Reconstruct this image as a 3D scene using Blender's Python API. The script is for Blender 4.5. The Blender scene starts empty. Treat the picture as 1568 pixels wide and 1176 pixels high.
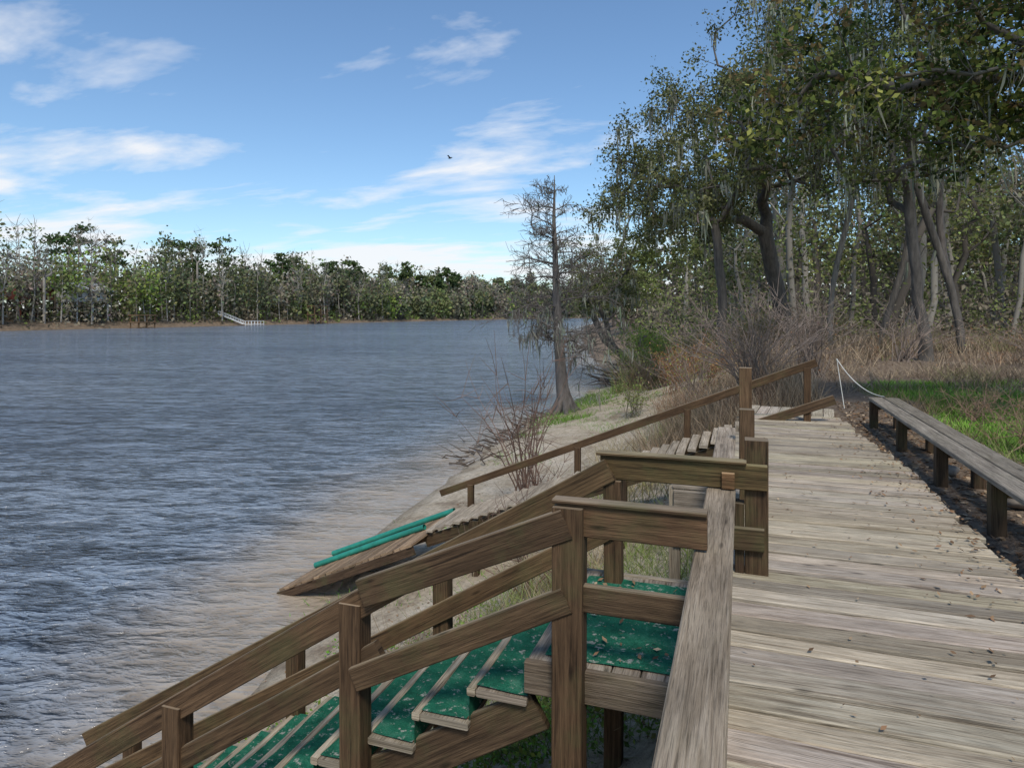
import bpy, math, random, time
import numpy as np
from mathutils import Vector
T0=time.time()
rng=np.random.default_rng(7); random.seed(7)
scene=bpy.context.scene
WZ=-2.6

# ------------------------------------------------------------------ helpers
class MB:
    def __init__(s): s.V=[];s.F=[];s.C=[];s.U=[];s.n=0
    def add(s,V,F,C=None,U=None):
        V=np.asarray(V,float).reshape(-1,3);F=np.asarray(F,int).reshape(-1,4)
        m=len(F)
        if C is None: C=np.ones((m,3))
        C=np.asarray(C,float)
        if C.ndim==1: C=np.tile(C,(m,1))
        if U is None: U=np.zeros((m,4,2))
        s.V.append(V);s.F.append(F+s.n);s.C.append(C);s.U.append(np.asarray(U,float).reshape(m,4,2));s.n+=len(V)
    def obj(s,name,mat,smooth=False,parent=None):
        V=np.concatenate(s.V);F=np.concatenate(s.F);C=np.concatenate(s.C);U=np.concatenate(s.U)
        me=bpy.data.meshes.new(name)
        m=len(F)
        me.vertices.add(len(V));me.vertices.foreach_set('co',V.astype(np.float32).ravel())
        me.loops.add(m*4);me.loops.foreach_set('vertex_index',F.astype(np.int32).ravel())
        me.polygons.add(m);me.polygons.foreach_set('loop_start',np.arange(0,m*4,4,dtype=np.int32))
        try: me.polygons.foreach_set('loop_total',np.full(m,4,dtype=np.int32))
        except Exception: pass
        me.polygons.foreach_set('use_smooth',np.full(m,smooth))
        a=me.attributes.new('Col','FLOAT_COLOR','CORNER')
        c4=np.ones((m*4,4),np.float32);c4[:,:3]=np.repeat(C,4,axis=0)
        a.data.foreach_set('color',c4.ravel())
        uv=me.uv_layers.new(name='UVMap');uv.data.foreach_set('uv',U.astype(np.float32).ravel())
        me.update(calc_edges=True)
        me.materials.append(mat)
        o=bpy.data.objects.new(name,me);scene.collection.objects.link(o)
        if parent: o.parent=parent
        return o

def empty(name):
    o=bpy.data.objects.new(name,None);scene.collection.objects.link(o);return o

def unit(v): 
    v=np.asarray(v,float);return v/(np.linalg.norm(v)+1e-12)

def beam(mb,p0,p1,w,h,up=(0,0,1),tint=None,ch=0.005):
    """chamfered board from p0 to p1 (centre line); w sideways, h along 'up'"""
    p0=np.array(p0,float);p1=np.array(p1,float);d=p1-p0;L=np.linalg.norm(d);d=d/L
    sd=unit(np.cross(d,up));u=np.cross(sd,d)
    a=w/2;b=h/2;c=min(ch,a*.5,b*.5)
    sec=[(-a+c,-b),(a-c,-b),(a,-b+c),(a,b-c),(a-c,b),(-a+c,b),(-a,b-c),(-a,-b+c)]
    nseg=max(1,min(12,int(L/0.5)))
    V=[];per=[0]
    for i in range(8):
        q=sec[(i+1)%8];r=sec[i];per.append(per[-1]+math.hypot(q[0]-r[0],q[1]-r[1]))
    u0=random.random()*50;v0=random.random()*50
    wob=np.array([random.uniform(-1,1),random.uniform(-1,1)])*0.004
    for k in range(nseg+1):
        t=k/nseg; wv=math.sin(t*math.pi)*wob*min(L,3)
        cpt=p0+d*L*t+sd*wv[0]+u*wv[1]
        for (x,y) in sec: V.append(cpt+sd*x+u*y)
    F=[];U=[]
    for k in range(nseg):
        for i in range(8):
            j=(i+1)%8
            F.append((k*8+i,k*8+j,(k+1)*8+j,(k+1)*8+i))
            ua=u0+L*k/nseg;ub=u0+L*(k+1)/nseg
            U.append([(ua,v0+per[i]),(ua,v0+per[i+1]),(ub,v0+per[i+1]),(ub,v0+per[i])])
    for base,fl in ((0,True),(nseg*8,False)):
        for q in ((0,1,2,7),(2,3,6,7),(3,4,5,6)):
            qq=q[::-1] if fl else q
            F.append([base+i for i in qq]);U.append([(u0+sec[i][0]*.3,v0+sec[i][1]) for i in qq])
    if tint is None:
        t=random.uniform(.8,1.15);tint=(t,t*random.uniform(.97,1.02),t*random.uniform(.93,1.04))
    F=np.array(F);ctr=(p0+p1)/2;VV=np.array(V)
    fc=VV[F].mean(1);nn=np.cross(VV[F[:,1]]-VV[F[:,0]],VV[F[:,2]]-VV[F[:,0]])
    tt=((fc-p0)@d).clip(0,L);axp=p0+tt[:,None]*d
    out=fc-axp;endf=np.abs(nn@d)>.9*np.linalg.norm(nn,axis=1)
    sgn=np.where(endf,(nn@d)*np.where((fc-ctr)@d>0,1,-1),(nn*out).sum(1))
    U=np.array(U);fl=sgn<0
    F[fl]=F[fl][:,::-1];U[fl]=U[fl][:,::-1]
    mb.add(V,F,np.array(tint),U)

def tube(mb,pts,rad,col,sides=6):
    pts=np.asarray(pts,float);n=len(pts)
    if n<2: return
    tg=np.gradient(pts,axis=0);tg/=np.linalg.norm(tg,axis=1)[:,None]+1e-9
    ref=np.array([0,0,1.]) if abs(tg[0][2])<.9 else np.array([1.,0,0])
    s=np.cross(tg,ref);s/=np.linalg.norm(s,axis=1)[:,None]+1e-9
    b=np.cross(s,tg)
    ang=np.linspace(0,2*math.pi,sides,endpoint=False)
    rad=np.asarray(rad,float)
    V=pts[:,None,:]+rad[:,None,None]*(np.cos(ang)[None,:,None]*s[:,None,:]+np.sin(ang)[None,:,None]*b[:,None,:])
    i=np.arange(n-1)[:,None]*sides;j=np.arange(sides)[None,:];k=(j+1)%sides
    F=np.stack([i+j,i+k,i+sides+k,i+sides+j],-1).reshape(-1,4)
    L=np.concatenate([[0],np.cumsum(np.linalg.norm(np.diff(pts,axis=0),axis=1))])
    U=np.zeros((n-1,sides,4,2))
    U[...,0,0]=L[:-1,None];U[...,1,0]=L[:-1,None];U[...,2,0]=L[1:,None];U[...,3,0]=L[1:,None]
    vv=np.arange(sides)*.1
    U[...,0,1]=vv;U[...,3,1]=vv;U[...,1,1]=vv+.1;U[...,2,1]=vv+.1
    mb.add(V.reshape(-1,3),F,np.array(col),U.reshape(-1,4,2))

def leaves(mb,c,size,col,aspect=.5,flat=0.0):
    n=len(c);c=np.asarray(c)
    nr=rng.normal(size=(n,3));nr[:,2]+=flat*np.sign(nr[:,2]+1e-6);nr/=np.linalg.norm(nr,axis=1)[:,None]
    t=np.cross(nr,rng.normal(size=(n,3)));t/=np.linalg.norm(t,axis=1)[:,None]+1e-9
    b=np.cross(nr,t)
    size=np.broadcast_to(size,(n,))[:,None]
    V=np.stack([c+t*size,c+b*size*aspect,c-t*size,c-b*size*aspect],1).reshape(-1,3)
    F=np.arange(4*n).reshape(n,4)
    mb.add(V,F,col)

def blades(mb,base,h,w,col,lean=.3):
    n=len(base);base=np.asarray(base)
    a=rng.uniform(0,2*math.pi,n);s=np.stack([np.cos(a),np.sin(a),0*a],1)
    h=np.broadcast_to(h,(n,))[:,None];w=np.broadcast_to(w,(n,))[:,None]
    l=rng.normal(size=(n,3))*lean;l[:,2]=0
    top=base+h*(np.array([0,0,1.])+l)
    V=np.stack([base-s*w,base+s*w,top+s*w*.25,top-s*w*.25],1).reshape(-1,3)
    mb.add(V,np.arange(4*n).reshape(n,4),col)

def vary(base,n,v=.25,hue=.08):
    b=np.array(base,float)
    k=rng.uniform(1-v,1+v,(n,1));return np.clip(b[None,:]*k*(1+rng.normal(size=(n,3))*hue),0.003,1)

# ------------------------------------------------------------------ materials
def newmat(name):
    m=bpy.data.materials.new(name);m.use_nodes=True
    nt=m.node_tree;b=nt.nodes['Principled BSDF'];return m,nt,b
def N(nt,t,**k):
    n=nt.nodes.new(t)
    for a,v in k.items(): setattr(n,a,v)
    return n
def ramp(nt,stops,fac):
    r=N(nt,'ShaderNodeValToRGB');e=r.color_ramp.elements
    while len(e)<len(stops): e.new(.5)
    for i,(p,c) in enumerate(stops):
        e[i].position=p;e[i].color=(c[0],c[1],c[2],1) if hasattr(c,'__len__') else (c,c,c,1)
    nt.links.new(fac,r.inputs[0]);return r
def mixc(nt,mode,fac,a,b):
    m=N(nt,'ShaderNodeMix',data_type='RGBA',blend_type=mode)
    for sock,v in ((m.inputs[0],fac),(m.inputs[6],a),(m.inputs[7],b)):
        if isinstance(v,bpy.types.NodeSocket): nt.links.new(v,sock)
        elif isinstance(v,(int,float)): sock.default_value=v
        else: sock.default_value=(v[0],v[1],v[2],1)
    return m.outputs[2]
def noise(nt,vec,scale,detail=4,rough=.55,dist=0):
    n=N(nt,'ShaderNodeTexNoise');n.inputs['Scale'].default_value=scale;n.inputs['Detail'].default_value=detail
    n.inputs['Roughness'].default_value=rough;n.inputs['Distortion'].default_value=dist
    if vec is not None: nt.links.new(vec,n.inputs['Vector'])
    return n.outputs[0]
def mapping(nt,vec,sc,rot=(0,0,0),loc=(0,0,0)):
    m=N(nt,'ShaderNodeMapping');m.inputs['Scale'].default_value=sc;m.inputs['Rotation'].default_value=rot;m.inputs['Location'].default_value=loc
    nt.links.new(vec,m.inputs['Vector']);return m.outputs[0]
def madd(nt,a,k,b):
    n=N(nt,'ShaderNodeMath',operation='MULTIPLY_ADD');nt.links.new(a,n.inputs[0]);n.inputs[1].default_value=k
    if isinstance(b,(int,float)): n.inputs[2].default_value=b
    else: nt.links.new(b,n.inputs[2])
    return n.outputs[0]

def wood(name,dark,mid,light,moss=0.0,rough=.85,bleach=None):
    m,nt,b=newmat(name)
    uv=N(nt,'ShaderNodeTexCoord').outputs['UV']
    g1=noise(nt,mapping(nt,uv,(1.9,52,1)),1,6,.62,.9)
    g2=noise(nt,mapping(nt,uv,(7,230,1)),1,3,.6)
    big=noise(nt,mapping(nt,uv,(2.2,7,1)),1,5,.62)
    c=ramp(nt,[(.28,dark),(.45,mid),(.68,light)],g1).outputs[0]
    f=ramp(nt,[(.36,.42),(.50,1.0)],g2).outputs[0]
    c=mixc(nt,'MULTIPLY',.75,c,f)
    geo=N(nt,'ShaderNodeNewGeometry')
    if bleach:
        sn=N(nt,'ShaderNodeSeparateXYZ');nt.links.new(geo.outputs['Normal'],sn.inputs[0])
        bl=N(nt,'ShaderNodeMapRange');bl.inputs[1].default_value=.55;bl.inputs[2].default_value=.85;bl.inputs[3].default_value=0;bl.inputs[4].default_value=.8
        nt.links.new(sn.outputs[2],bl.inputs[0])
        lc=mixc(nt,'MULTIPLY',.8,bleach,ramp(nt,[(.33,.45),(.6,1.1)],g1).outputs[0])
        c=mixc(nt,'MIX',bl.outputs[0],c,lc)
    s=ramp(nt,[(.32,.55),(.6,1.08)],big).outputs[0]
    c=mixc(nt,'MULTIPLY',.7,c,s)
    vo=N(nt,'ShaderNodeTexVoronoi');vo.inputs['Scale'].default_value=1
    nt.links.new(mapping(nt,uv,(2.4,9,1)),vo.inputs['Vector'])
    k=ramp(nt,[(.02,.16),(.07,.45),(.12,1.0)],vo.outputs['Distance']).outputs[0]
    c=mixc(nt,'MULTIPLY',.85,c,k)
    at=N(nt,'ShaderNodeAttribute',attribute_name='Col')
    c=mixc(nt,'MULTIPLY',1,c,at.outputs['Color'])
    if moss>0:
        mn=noise(nt,geo.outputs['Position'],3.0,5,.7)
        mm=ramp(nt,[(.5,0.0),(.68,moss)],mn).outputs[0]
        c=mixc(nt,'MIX',mm,c,(.085,.11,.04))
    nt.links.new(c,b.inputs['Base Color']);b.inputs['Roughness'].default_value=rough
    b.inputs['Specular IOR Level'].default_value=.2
    bp=N(nt,'ShaderNodeBump');bp.inputs['Strength'].default_value=.8;bp.inputs['Distance'].default_value=.006
    ad=N(nt,'ShaderNodeMath',operation='ADD');nt.links.new(g1,ad.inputs[0]);nt.links.new(g2,ad.inputs[1])
    nt.links.new(ad.outputs[0],bp.inputs['Height']);nt.links.new(bp.outputs[0],b.inputs['Normal'])
    return m
m_deck=wood('weathered_deck_wood',(.17,.13,.095),(.43,.36,.275),(.58,.51,.41))
m_cap=wood('weathered_cap_wood',(.10,.078,.058),(.27,.22,.165),(.40,.34,.27),moss=.12)
m_rail=wood('brown_rail_wood',(.020,.013,.008),(.070,.044,.025),(.12,.078,.045),moss=.25,bleach=(.28,.225,.16))
m_far=wood('grey_bench_wood',(.09,.076,.06),(.26,.22,.17),(.38,.335,.27),moss=.15)

def leafmat(name,trans=.35):
    m,nt,b=newmat(name);nt.nodes.remove(b)
    at=N(nt,'ShaderNodeAttribute',attribute_name='Col')
    df=N(nt,'ShaderNodeBsdfDiffuse');nt.links.new(at.outputs['Color'],df.inputs['Color']);out=df.outputs[0]
    if trans>0:
        t=N(nt,'ShaderNodeBsdfTranslucent');mx=N(nt,'ShaderNodeMixShader');mx.inputs[0].default_value=trans
        nt.links.new(at.outputs['Color'],t.inputs['Color'])
        nt.links.new(df.outputs[0],mx.inputs[1]);nt.links.new(t.outputs[0],mx.inputs[2]);out=mx.outputs[0]
    nt.links.new(out,nt.nodes['Material Output'].inputs[0])
    return m
m_leaf=leafmat('leaf_foliage')
m_dry=leafmat('dry_foliage',0)
m_moss=leafmat('spanish_moss',.25)
m_farleaf=leafmat('far_foliage',.3)
def barkmat():
    m,nt,b=newmat('bark')
    at=N(nt,'ShaderNodeAttribute',attribute_name='Col')
    uv=N(nt,'ShaderNodeTexCoord').outputs['Object']
    g=noise(nt,mapping(nt,uv,(9,9,2)),1,5,.65)
    f=ramp(nt,[(.3,.45),(.7,1.35)],g).outputs[0]
    c=mixc(nt,'MULTIPLY',1,at.outputs['Color'],f)
    nt.links.new(c,b.inputs['Base Color']);b.inputs['Roughness'].default_value=.9
    bp=N(nt,'ShaderNodeBump');bp.inputs['Strength'].default_value=.7;bp.inputs['Distance'].default_value=.04
    nt.links.new(g,bp.inputs['Height']);nt.links.new(bp.outputs[0],b.inputs['Normal'])
    return m
m_bark=barkmat()
m_farbark=leafmat('far_bark',0)
def plain(name,col,rough=.6,var=.2,scale=8):
    m,nt,b=newmat(name)
    p=N(nt,'ShaderNodeTexCoord').outputs['Object']
    g=noise(nt,p,scale,5,.6);f=ramp(nt,[(.3,1-var),(.7,1+var)],g).outputs[0]
    c=mixc(nt,'MULTIPLY',1,col,f)
    nt.links.new(c,b.inputs['Base Color']);b.inputs['Roughness'].default_value=rough
    return m

# ------------------------------------------------------------------ terrain
nY=[-400,0,5,6.5,8,10.5,13,17,21.5,26,32,43,62,100,200,300,400,520,640,2000]
nX=[-5.2,-4.9,-4.9,-5.1,-5.45,-6.1,-6.5,-6.9,-7.2,-7.5,-6.9,-8.3,-13.4,-23,-45,-62,-72,-75,-62,-62]
fY=[-400,105,190,280,430,500,570,620,645,2000]
fX=[-160,-158,-154,-155,-149,-139,-122,-95,-62,-62]
dP=[-400,-30,-8,-3,0,1.2,3,4.6,5.8,6.7,8.0,9,14,60]
zP=[-6,-5,-3.9,-3.1,-2.6,-2.38,-2.08,-1.55,-1.0,-.6,-.07,-.03,.02,.3]
def vn(X,Y,s,seed=0):
    x=np.asarray(X)/s+seed*17.3;y=np.asarray(Y)/s+seed*9.1
    xi=np.floor(x);yi=np.floor(y);fx=x-xi;fy=y-yi;fx=fx*fx*(3-2*fx);fy=fy*fy*(3-2*fy)
    def h(a,b): 
        v=np.sin(a*127.1+b*311.7+seed)*43758.5453;return v-np.floor(v)
    return (h(xi,yi)*(1-fx)+h(xi+1,yi)*fx)*(1-fy)+(h(xi,yi+1)*(1-fx)+h(xi+1,yi+1)*fx)*fy
def H(X,Y):
    X=np.asarray(X,float);Y=np.asarray(Y,float)
    edge=(vn(X,Y,1.7,1)-.5)*.7+(vn(X,Y,.6,2)-.5)*.25
    s0=np.interp(Y,nY,nX)
    d=X-(s0+edge*np.clip((Y+5)/10,0,1))
    d=np.where(d>0,d*8.2/(1.5-np.clip(s0,-9,-4)),d)
    z=np.interp(d,dP,zP)
    amp=np.clip((Y-11)/8,.12,1)*np.clip(d/2,0,1)
    z=z+amp*((vn(X,Y,3.1,3)-.5)*.35+(vn(X,Y,.9,4)-.5)*.12)
    df=np.interp(Y,fY,fX)-X
    ef=(vn(X,Y,6,5)-.5)*3
    zf=np.interp(df+ef,[-40,-6,0,2,5,25,200],[-6,-4,-2.6,-1.7,-.9,.2,2.5])
    near=X>s0-25
    return np.where(df>-40,np.maximum(zf,np.where(near,z,-9)),z)
def axis(segs):
    out=[]
    for a,b,st in segs: out.append(np.arange(a,b,st))
    return np.concatenate(out+[[segs[-1][1]]])
ax=axis([(-1500,-300,200),(-300,-170,10),(-170,-110,2.0),(-110,-30,4),(-30,-12,1),(-12,-8,.3),(-8,4,.12),(4,14,.3),(14,50,1.5),(50,200,10),(200,1500,130)])
ay=axis([(-400,-20,20),(-20,0,1),(0,20,.14),(20,45,.3),(45,100,1.2),(100,660,5),(660,2000,100)])
GX,GY=np.meshgrid(ax,ay,indexing='ij');GZ=H(GX,GY)
nx,ny=GX.shape
idx=np.arange(nx*ny).reshape(nx,ny)
F=np.stack([idx[:-1,:-1],idx[1:,:-1],idx[1:,1:],idx[:-1,1:]],-1).reshape(-1,4)
V=np.stack([GX,GY,GZ],-1).reshape(-1,3)
cx=V[F].mean(1)
x,y,z=cx[:,0],cx[:,1],cx[:,2]
n1=vn(x,y,1.3,7)
sand=np.clip((-z-.38+(n1-.5)*.8)/.4,0,1)*np.clip((60-y)/25,0,1)
sand=np.where(x<-60,0,sand)
lawn=np.clip((x-2.3+(n1-.5)*.8)/.5,0,1)*np.clip((15.5-y+(n1-.5)*2)/1.5,0,1)
far=np.where(x<-60,1.0,0.0)
tb=MB();tb.add(V,F,np.stack([sand,lawn,far],1))
m_ground,nt,b=newmat('ground_soil')
at=N(nt,'ShaderNodeAttribute',attribute_name='Col')
sp=N(nt,'ShaderNodeSeparateColor');nt.links.new(at.outputs['Color'],sp.inputs[0])
pos=N(nt,'ShaderNodeNewGeometry').outputs['Position']
a1=noise(nt,pos,1.2,5,.65);a2=noise(nt,pos,14,5,.7);a3=noise(nt,pos,60,2,.6)
litter=ramp(nt,[(.3,(.09,.062,.045)),(.5,(.21,.155,.11)),(.7,(.33,.26,.19))],a2).outputs[0]
sandc=ramp(nt,[(.32,(.30,.23,.16)),(.48,(.52,.43,.315)),(.70,(.66,.57,.45))],a1).outputs[0]
sandc=mixc(nt,'MULTIPLY',.55,sandc,ramp(nt,[(.35,.4),(.58,1.1)],a2).outputs[0])
lawnc=ramp(nt,[(.3,(.07,.12,.02)),(.6,(.13,.23,.04)),(.75,(.2,.25,.07))],a2).outputs[0]
farc=ramp(nt,[(.3,(.10,.072,.05)),(.6,(.23,.17,.115))],a1).outputs[0]
c=mixc(nt,'MIX',sp.outputs[0],litter,sandc)
c=mixc(nt,'MIX',sp.outputs[1],c,lawnc)
c=mixc(nt,'MIX',sp.outputs[2],c,farc)
sx=N(nt,'ShaderNodeSeparateXYZ');nt.links.new(pos,sx.inputs[0])
wet=N(nt,'ShaderNodeMapRange');wet.inputs[1].default_value=-2.62;wet.inputs[2].default_value=-2.48
wet.inputs[3].default_value=.55;wet.inputs[4].default_value=1
nt.links.new(sx.outputs[2],wet.inputs[0])
c=mixc(nt,'MULTIPLY',1,c,wet.outputs[0])
nt.links.new(c,b.inputs['Base Color']);b.inputs['Roughness'].default_value=.95;b.inputs['Specular IOR Level'].default_value=.15
bp=N(nt,'ShaderNodeBump');bp.inputs['Distance'].default_value=.05;bp.inputs['Strength'].default_value=.8
ad=N(nt,'ShaderNodeMath',operation='ADD');nt.links.new(a2,ad.inputs[0]);nt.links.new(a3,ad.inputs[1])
nt.links.new(ad.outputs[0],bp.inputs['Height']);nt.links.new(bp.outputs[0],b.inputs['Normal'])
tb.obj('ground',m_ground,True)

# ------------------------------------------------------------------ water
wx=axis([(-260,-60,10),(-60,-20,2),(-20,-3,.25),(-3,0,3)]);wy=axis([(-300,-20,20),(-20,0,1),(0,40,.4),(40,100,2),(100,700,20)])
WX,WY=np.meshgrid(wx,wy,indexing='ij');idx=np.arange(WX.size).reshape(WX.shape)
F=np.stack([idx[:-1,:-1],idx[1:,:-1],idx[1:,1:],idx[:-1,1:]],-1).reshape(-1,4)
V=np.stack([WX,WY,np.full(WX.shape,WZ)],-1).reshape(-1,3)
def shv(x,y):
    dd=np.interp(y,nY,nX)-x
    return np.clip(1-(dd-.2+(vn(x,y,2.2,11)-.5)*1.2)/3.0,0,1)
me=bpy.data.meshes.new('water')
me.from_pydata(V.tolist(),[],F.tolist())
a=me.attributes.new('Col','FLOAT_COLOR','POINT');s_=shv(V[:,0],V[:,1]);c4=np.ones((len(V),4),np.float32);c4[:,0]=s_;c4[:,1]=s_;c4[:,2]=s_
a.data.foreach_set('color',c4.ravel());me.update()
m_water,nt,b=newmat('river_water');me.materials.append(m_water)
wo=bpy.data.objects.new('water',me);scene.collection.objects.link(wo)
at=N(nt,'ShaderNodeAttribute',attribute_name='Col')
pos=N(nt,'ShaderNodeNewGeometry').outputs['Position']
rp_=mapping(nt,pos,(1,1,1),(0,0,math.radians(-14)))
w0=noise(nt,mapping(nt,rp_,(.16,.42,1)),1.0,2,.5,.3)
w1=noise(nt,mapping(nt,rp_,(.9,2.1,1)),1.0,3,.6,.5)
w2=noise(nt,mapping(nt,rp_,(3.6,7.0,1)),1.0,3,.6,.4)
w3=noise(nt,mapping(nt,rp_,(.03,.09,1)),1.0,2,.5)
deep=ramp(nt,[(.35,(.15,.185,.235)),(.65,(.22,.26,.31))],w3).outputs[0]
wmix=madd(nt,w2,.45,madd(nt,w1,.55,0.0))
deep=mixc(nt,'MULTIPLY',.8,deep,ramp(nt,[(.42,.28),(.56,1.2)],wmix).outputs[0])
sw=ramp(nt,[(0,0.0),(.4,.3),(.75,.85),(1,1.)],at.outputs['Color']).outputs[0]
shal=ramp(nt,[(.35,(.28,.22,.155)),(.65,(.40,.325,.24))],wmix).outputs[0]
c=mixc(nt,'MIX',sw,deep,shal)
nt.links.new(c,b.inputs['Base Color']);b.inputs['Roughness'].default_value=.13;b.inputs['IOR'].default_value=1.33
hh=madd(nt,w0,2.2,madd(nt,w1,1.0,madd(nt,w2,.42,0.0)))
bp=N(nt,'ShaderNodeBump');bp.inputs['Strength'].default_value=1
mr=N(nt,'ShaderNodeMapRange');nt.links.new(sw,mr.inputs[0]);mr.inputs[3].default_value=.5;mr.inputs[4].default_value=.07
nt.links.new(mr.outputs[0],bp.inputs['Distance'])
nt.links.new(hh,bp.inputs['Height']);nt.links.new(bp.outputs[0],b.inputs['Normal'])

# ------------------------------------------------------------------ boardwalk
deck=empty('boardwalk')
mb=MB();yy=-1.6
while yy<9.9:
    w=random.choice([.135,.14,.14,.145,.12])
    zo=random.uniform(-.006,.006);r=1.42+random.uniform(-.05,.05)-(.18*max(0,(yy-7)/3))
    if yy>8.2: l=.0
    else: l=-.09
    t=random.uniform(.66,1.18);tn=(t,t*random.uniform(.96,1.01),t*random.uniform(.88,1.02))
    sk=random.uniform(-.008,.008)
    beam(mb,(l+random.uniform(-.015,.015),yy+w/2-sk,-.018+zo),(r,yy+w/2+sk,-.018+zo+random.uniform(-.005,.005)),w,.036,tint=tn,ch=.005)
    yy+=w+random.uniform(.012,.026)
for i in range(8):
    xx=.12+i*.145
    beam(mb,(xx,9.95,-.03),(xx+.1,10.9+random.uniform(-.05,.05),-.03),.135,.036)
mb.obj('deck_boards',m_deck,parent=deck)
mb=MB()
for xx in (-.03,.7,1.25): beam(mb,(xx,-1.6,-.13),(xx,9.85,-.13),.04,.18)
beam(mb,(.05,9.98,-.14),(1.2,9.98,-.14),.04,.18)
for yk in np.arange(0,10,2.4):
    for xx in (.02,1.2): beam(mb,(xx,yk,-1.1),(xx,yk,-.05),.1,.1,up=(0,1,0))
mb.obj('joists_and_piles',m_rail,parent=deck)

# ------------------------------------------------------------------ side railing of the boardwalk
rail=empty('boardwalk_railing')
mb=MB()
beam(mb,(-.100,-1.3,.43),(-.100,3.9,.43),.15,.04,tint=(1.0,.95,.88),ch=.007)
beam(mb,(-.108,3.905,.43),(-.108,5.85,.43),.14,.04,tint=(1.3,1.27,1.25),ch=.007)
mb.obj('cap_rail',m_cap,parent=rail)
mb=MB()
for yk in (-.6,1.2,5.2): beam(mb,(-.13,yk,-.5),(-.13,yk,.408),.09,.09,up=(0,1,0))
beam(mb,(.045,5.25,-.2),(.045,5.25,.69),.105,.1,up=(0,1,0),tint=(1.2,1.15,1.1))
beam(mb,(.04,6.12,-.2),(.04,6.12,.93),.105,.1,up=(0,1,0),tint=(1.5,1.4,1.3))
beam(mb,(.082,3.87,-.02),(.082,3.87,.715),.12,.11,up=(0,1,0),tint=(1.1,1.05,1))
beam(mb,(-.005,3.86,-.01),(-.005,3.86,.37),.05,.09,up=(0,1,0),tint=(.85,.8,.8))
beam(mb,(-.1,-1.3,.1),(-.1,2.6,.1),.035,.13)
mb.obj('posts',m_rail,parent=rail)

# ------------------------------------------------------------------ near stair with green carpet
st=empty('river_stairs')
mb=MB()
YN,YF=2.78,3.80
beam(mb,(-.76,YF,.523),(.135,YF-.0,.523),.04,.135,tint=(1.45,1.5,1.15))
beam(mb,(-.72,YF,.19),(.12,YF,.19),.038,.12)
beam(mb,(-.74,YN,.523),(-.125,YN,.523),.04,.135,tint=(1.5,1.35,1.25))
beam(mb,(-.70,YN,.195),(-.18,YN,.195),.038,.115)
y_=YN-.045
beam(mb,(-.69,y_,.515),(-1.68,y_,.515-.99*.43),.04,.13,tint=(1.15,1.1,1.05))
beam(mb,(-1.45,y_+.042,.185),(-4.6,y_+.042,.185-3.15*.64),.04,.125,tint=(1.4,1.3,1.2))
beam(mb,(-.69,y_,.195),(-1.72,y_,.195-1.03*.50),.038,.11,tint=(1.25,1.2,1.1))
beam(mb,(-1.6,y_+.04,-.19),(-4.6,y_+.04,-.19-3.0*.63),.038,.11,tint=(1.25,1.2,1.1))
y_=YF-.045;SL=.59
beam(mb,(-.70,y_,.515),(-4.7,y_,.515-4.0*SL),.04,.13,tint=(1.5,1.45,1.25))
beam(mb,(-.70,y_,.18),(-4.7,y_,.18-4.0*SL),.038,.11,tint=(1.5,1.4,1.2))
def hn(x): return (.515+(x+.69)*.43) if x>-1.6 else .185+(x+1.45)*.64
for X in (-.69,-1.76,-2.85,-4.3):
    for Y in (YN,YF):
        gz=float(H(X,Y))-.3
        if X==-.69: top=.58 if Y==YN else .45
        else: top=(hn(X)+.03) if Y==YN else .515+(X+.7)*SL+.03
        beam(mb,(X,Y+(.02 if Y==YN and X!=-.69 else 0),gz),(X,Y+(.02 if Y==YN and X!=-.69 else 0),top),.1 if Y==YF else (.13 if X==-.69 else .115),.11 if Y==YN else .09,up=(0,1,0),tint=(1.3,1.2,1.1))
beam(mb,(-.78,YF,.600),(.03,YF,.600),.085,.018,tint=(1.3,1.3,1.1))
beam(mb,(-.76,YN,.600),(-.125,YN,.600),.075,.018,tint=(1.2,1.15,1.1))
beam(mb,(-.095,YF-.032,.50),(-.03,YF-.032,.50),.02,.09,tint=(1.9,1.6,1.3))
mb.obj('handrails',m_rail,parent=st)
mb=MB()
for k in range(7):
    xx=-.84+k*.125
    beam(mb,(xx,YN+.06,-.155),(xx,YF+.12,-.155),.118,.035)
beam(mb,(-.9,YN+.035,-.2),(-.1,YN+.035,-.2),.04,.14,tint=(.6,.55,.5))
beam(mb,(-.9,YF+.13,-.2),(-.1,YF+.13,-.2),.04,.14)
RUN,RISE=.28,.165
for k in range(1,12):
    x1=-.90-RUN*k;zz=-.135-RISE*k
    beam(mb,(x1+.02,YN+.03,zz-.02),(x1+.02,YF-.02,zz-.02),.04,.038,tint=(1.5,1.5,1.4))
    beam(mb,(x1+.165,YN+.03,zz-.02),(x1+.165,YF-.02,zz-.02),.24,.034)
mb.obj('treads',m_cap,parent=st)
mb=MB()
for Y in (YN+.08,YF-.08):
    beam(mb,(-.85,Y,-.36),(-4.1,Y,-.36-3.25*.59),.04,.18)
mb.obj('stringers',m_rail,parent=st)
m_carpet,nt,b=newmat('green_carpet')
pos=N(nt,'ShaderNodeNewGeometry').outputs['Position']
a=noise(nt,pos,9,5,.7);a_=noise(nt,pos,160,2,.6);db=noise(nt,pos,26,4,.75)
c=ramp(nt,[(.3,(.010,.075,.045)),(.55,(.022,.155,.09)),(.75,(.08,.22,.145))],a).outputs[0]
c=mixc(nt,'MULTIPLY',.6,c,ramp(nt,[(.35,.5),(.6,1.2)],a_).outputs[0])
c=mixc(nt,'MIX',ramp(nt,[(.58,0.),(.64,.85)],db).outputs[0],c,(.40,.39,.34))
nt.links.new(c,b.inputs['Base Color']);b.inputs['Roughness'].default_value=1;b.inputs['Specular IOR Level'].default_value=.1
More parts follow.
